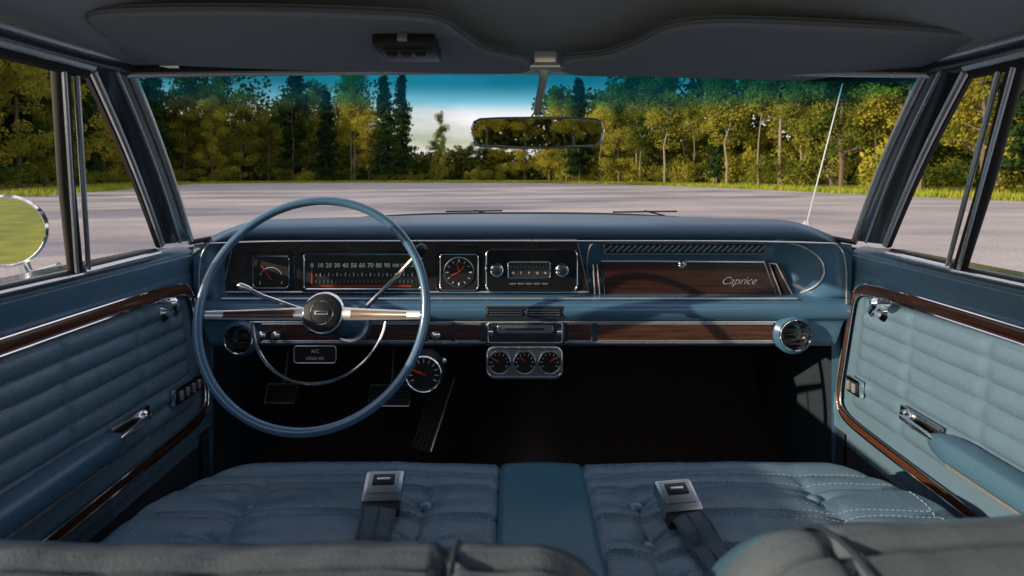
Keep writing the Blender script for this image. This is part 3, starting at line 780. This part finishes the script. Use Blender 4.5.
def make_tree(kind,seed):
    rnd.seed(seed)
    T=Geo();C=Geo(); lm=PINE if kind=='pine' else LEAF; C.mi(lm)
    bark=BIRCH if kind=='tall' else BARK
    H=12.0
    bd=.45 if kind=='tall' else .3
    bend=[V((rnd.uniform(-bd,bd)*k/4,rnd.uniform(-bd,bd)*k/4,H*.93*k/6)) for k in range(7)]
    r0=rnd.uniform(.08,.14) if kind=='tall' else .17
    T.tube(bend,[r0*(1-.85*k/6) for k in range(7)],bark,7)
    def tp(h): 
        k=h/(H*.93)*6; i=min(5,int(k)); return bend[i].lerp(bend[i+1],k-i)
    if kind=='pine':
        for k in range(38):
            h=1.2+ (H*.94-1.2)*k/38; L=(1-h/H)**.8*2.4*rnd.uniform(.6,1.2)+.15
            for j in range(6):
                a=rnd.random()*6.28; e=tp(h)+V((math.cos(a)*L,math.sin(a)*L,-.2*L+rnd.uniform(-.1,.3)))
                if j<2: T.tube([tp(h),e],[.03,.01],bark,4)
                for q in range(30):
                    t=rnd.uniform(.1,1); leafq(C,tp(h).lerp(e,t)+V((rnd.gauss(0,.14),rnd.gauss(0,.14),rnd.gauss(0,.09))),rnd.uniform(.08,.2),lm,1.4)
    else:
        lo=rnd.uniform(.25,.5) if kind=='tall' else .14
        cl=[]
        for k in range(14):
            h=H*rnd.uniform(lo,.88); a=rnd.random()*6.28; L=rnd.uniform(1.2,2.9)*(1-.5*(h/H)) *(1 if kind!='tall' else .7)
            e=tp(h)+V((math.cos(a)*L,math.sin(a)*L,L*rnd.uniform(.3,.9))); mid=tp(h).lerp(e,.5)+V((0,0,-.15))
            T.tube([tp(h),mid,e],[.06,.04,.015],bark,5); cl.append((e,rnd.uniform(.7,1.2))); cl.append((mid.lerp(e,.4),rnd.uniform(.5,.8)))
        for k in range(34 if kind!='tall' else 20):
            a=rnd.random()*6.28; h=rnd.uniform(lo+.03,.98)*H; w=(2.6 if kind!='tall' else 1.7)*math.sin(math.pi*min(.98,max(.05,(h/H-lo+.12)/(1.12-lo))))**.6*rnd.random()**.5
            cl.append((V((math.cos(a)*w,math.sin(a)*w,h)),rnd.uniform(.5,1.05)))
        for c,r in cl:
            for q in range(int(170*r)):
                p=V((rnd.gauss(0,1),rnd.gauss(0,1),rnd.gauss(0,1))).normalized()*r*rnd.random()**.4; p.z*=.75
                leafq(C,c+p,rnd.uniform(.07,.15),lm)
    return T,C
protos={}
for i,(k,sd) in enumerate((('round',1),('round',2),('tall',3),('tall',4),('tall',5),('tall',12),('tall',13),('round',6),('round',14),('pine',7),('pine',8))):
    T,C=make_tree(k,sd); protos.setdefault(k,[]).append((T,C))
meshes={}
def gm(geo,name):
    me=bpy.data.meshes.new(name); me.from_pydata(geo.v,[],geo.f)
    for m in geo.mats: me.materials.append(m)
    me.polygons.foreach_set('material_index',geo.m); me.update(); return me
for k in protos: meshes[k]=[(gm(T,'trunk_mesh'),gm(C,'crown_mesh')) for T,C in protos[k]]
lab={'round':('broadleaf_tree','leafy green broadleaf tree at the grass edge of the lot','tree','broadleaf trees around the lot'),
     'tall':('slender_tree','slender tree with pale bare trunk and high green crown','tree','slender trees along the verge'),
     'pine':('pine_tree','dark green pine tree rising above the verge','tree','pine trees around the lot')}
def put_tree(kind,x,y,h,wf=1):
    nm,lb,ct,gr=lab[kind]; T,C=rnd.choice(meshes[kind])
    e=bpy.data.objects.new(nm,None); e.location=(x,y,0); s=h/12; wx=s*rnd.uniform(.85,1.15)*wf if kind!='pine' else s*.8
    e.scale=(wx,wx,s); e.rotation_euler=(0,0,rnd.random()*6.28); col.objects.link(e)
    e['label']=lb; e['category']=ct; e['group']=gr
    for me,pn in ((T,'trunk'),(C,'crown')):
        o=bpy.data.objects.new(pn,me); o.parent=e; col.objects.link(o)
def along(pts,step,jit,off,fn):
    for (a,b) in zip(pts,pts[1:]):
        A=V((*a,0));B=V((*b,0)); L=(B-A).length; n=max(1,int(L/step)); d=(B-A).normalized(); q=V((-d.y,d.x,0))
        for i in range(n):
            p=A+d*(L*(i+rnd.uniform(0,.8))/n)+q*(off+rnd.uniform(-jit,jit)); fn(p)
rnd.seed(11)
left=[(-58,28),(-44,46),(-50,70),(-62,92),(-44,104),(-23,110)]
right=[(5,112),(12,100),(24,80),(28,62),(30,46),(32,34),(36,24),(48,12)]
def pl(lo,hi,w):
    def f(p):
        k=rnd.choices(['round','tall','pine'],w)[0]; put_tree(k,p.x,p.y,rnd.uniform(lo,hi)*(.9 if k=='round' else 1.08))
    return f
along(left,3.8,2,1,pl(14,21,(7,1,1.2))); along(left,6,3,8,pl(18,26,(6,2,1)))
along(right,3.4,2.2,0,pl(10,18,(2.6,5,.4))); along(right,6,3,9,pl(14,20,(5,3,.7)))
put_tree('pine',-22,104,19.5); put_tree('pine',-20.3,109,20.5); put_tree('round',-12,102,12,.6)
for x,y,h in ((-8,150,10),(-14,155,9),(-2,150,11),(-20,160,11),(3,140,14),(-11,152,9),(-5,149,8)): put_tree('round',x,y,h,1.3)
for x,y,h in ((-28,14,13),(-30,24,14),(-36,30,14),(-33,-1,12),(-38,6,12)): put_tree('round',x,y,h)
along([(-60,-66),(-20,-70),(5,-68),(60,-72)],5,2,0,pl(8,12,(6,1,0)))
def mk_shrub(seed):
    rnd.seed(seed); C=Geo(); C.mi(LEAF)
    for k in range(14):
        c=V((rnd.gauss(0,.9),rnd.gauss(0,.9),rnd.uniform(.4,1.9))); r=rnd.uniform(.4,.8)
        for q in range(110):
            p=V((rnd.gauss(0,1),rnd.gauss(0,1),rnd.gauss(0,1))).normalized()*r*rnd.random()**.4; leafq(C,c+p,rnd.uniform(.06,.13),LEAF)
    return gm(C,'shrub_mesh')
shm=[mk_shrub(s) for s in (21,22,23)]
rnd.seed(5)
def shr(p):
    o=bpy.data.objects.new('shrub',rnd.choice(shm)); s=rnd.uniform(.7,1.7); o.location=(p.x,p.y,0); o.scale=(s,s,s*rnd.uniform(.6,1.4)); o.rotation_euler=(0,0,rnd.random()*6)
    col.objects.link(o); o['label']='low leafy green shrub under the trees'; o['category']='shrub'; o['group']='shrubs under the tree line'
along(left,5,2,-1,shr); along(right,3.6,2,2,shr); along([(-23,110),(3,112)],4,1.5,0,shr)
rnd.seed(9); g=Geo(); g.mi(WOODL)
line=[(-90,20),(-62,52),(-66,70),(-76,98),(-46,124),(-20,150),(6,150),(22,116),(40,84),(45,62),(47,46),(53,32),(72,12)]
def wd(p):
    H=rnd.uniform(15,23); 
    if -30<p.x<6 and p.y>110: H=rnd.uniform(5,8)
    if p.y<0: H=rnd.uniform(5,8)
    for q in range(480):
        r=rnd.random()**.5*3.6; a=rnd.random()*6.28; leafq(g,V((p.x+r*math.cos(a),p.y+r*math.sin(a),H*rnd.random()**1.1)),rnd.uniform(.35,.75),WOODL)
along(line,2.4,2.5,2,wd)
along([(-80,-76),(70,-78)],3,2,0,wd)
# added solid sheet inside the wood: blocks sky gaps, stands in for interior shade
def gap_backing(pts,hh):
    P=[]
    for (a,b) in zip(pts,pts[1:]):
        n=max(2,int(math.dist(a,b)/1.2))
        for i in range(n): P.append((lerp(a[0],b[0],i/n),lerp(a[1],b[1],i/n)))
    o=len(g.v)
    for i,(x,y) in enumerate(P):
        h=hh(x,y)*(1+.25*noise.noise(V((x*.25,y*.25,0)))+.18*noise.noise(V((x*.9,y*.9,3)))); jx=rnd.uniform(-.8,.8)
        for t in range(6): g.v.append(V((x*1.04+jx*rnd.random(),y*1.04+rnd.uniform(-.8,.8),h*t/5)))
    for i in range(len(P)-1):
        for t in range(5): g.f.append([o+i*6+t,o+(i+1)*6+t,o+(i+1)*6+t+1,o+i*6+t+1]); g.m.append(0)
gap_backing(line,lambda x,y: 4 if (-30<x<8 and y>110) else (13 if x<0 else 8))
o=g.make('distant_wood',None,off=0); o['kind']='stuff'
g=Geo(); g.mi(BLADE)
def tuft(p):
    for k in range(5):
        h=rnd.uniform(.12,.45); x=p.x+rnd.gauss(0,.25);y=p.y+rnd.gauss(0,.25);o=len(g.v);a=rnd.random()*3.14;dx,dy=math.cos(a)*.05,math.sin(a)*.05
        g.v+=[V((x-dx,y-dy,0)),V((x+dx,y+dy,0)),V((x+rnd.gauss(0,.08),y+rnd.gauss(0,.08),h))]; g.f.append([o,o+1,o+2]); g.m.append(0)
edge=[(-35,60),(-44,84),(-25,92),(0,92),(11,80),(18,64),(20.5,48),(21.5,34),(25,20),(36,5)]
for off in (-1.0,-1.8,-3,-4.5,-6.5): 
    along(edge,.24,.6,-off,tuft)
along([(-30,8),(-26,34),(-35,60)],.25,.6,1.2,tuft); along([(-30,8),(-26,34),(-35,60)],.3,1,3.5,tuft)
o=g.make('grass_verge',None,off=0); o['kind']='stuff'
# ================================================================= LIGHT
EL=math.radians(15)
sd=V((.92,.41,0)).normalized()*math.cos(EL); sd.z=-math.sin(EL)
L=bpy.data.lights.new('sun','SUN'); L.energy=5; L.angle=math.radians(.5); L.color=(1,.83,.60)
lo=bpy.data.objects.new('sun',L); lo.rotation_euler=sd.to_track_quat('-Z','Y').to_euler(); col.objects.link(lo)
w=bpy.data.worlds.new('World'); sc.world=w; w.use_nodes=True; n=w.node_tree.nodes; l=w.node_tree.links
sk=n.new('ShaderNodeTexSky'); sk.sky_type='NISHITA'; sk.sun_disc=False; sk.sun_elevation=EL; sk.sun_rotation=math.atan2(-sd.x,-sd.y)
sk.dust_density=1.5
tc=n.new('ShaderNodeTexCoord'); mp=n.new('ShaderNodeMapping'); mp.inputs['Scale'].default_value=(2,2,9); l.new(tc.outputs['Generated'],mp.inputs[0])
nz=n.new('ShaderNodeTexNoise'); nz.inputs['Scale'].default_value=1.6; nz.inputs['Detail'].default_value=7; l.new(mp.outputs[0],nz.inputs['Vector'])
mr=n.new('ShaderNodeMapRange'); mr.inputs[1].default_value=.36; mr.inputs[2].default_value=.60; l.new(nz.outputs['Fac'],mr.inputs[0])
mq=n.new('ShaderNodeMath'); mq.operation='MULTIPLY'; mq.inputs[1].default_value=.85; l.new(mr.outputs[0],mq.inputs[0])
mx=n.new('ShaderNodeMix'); mx.data_type='RGBA'; mx.inputs[7].default_value=(7.4,6.8,7.1,1); l.new(mq.outputs[0],mx.inputs[0]); l.new(sk.outputs[0],mx.inputs[6])
l.new(mx.outputs[2],n['Background'].inputs[0]); n['Background'].inputs[1].default_value=.15
# camera
cd=bpy.data.cameras.new('camera'); cam=bpy.data.objects.new('camera',cd); col.objects.link(cam); sc.camera=cam
cam.location=(0,0,ZC); cam.rotation_euler=(math.radians(90),0,0); cd.sensor_width=36; cd.lens=F/1024*36; cd.shift_y=-(288-175)/1024
cd.clip_start=.02; cd.clip_end=4000
cd.dof.use_dof=True; cd.dof.focus_distance=1.4; cd.dof.aperture_fstop=8
sc.view_settings.view_transform='Standard'; sc.view_settings.look='None'; sc.view_settings.exposure=0
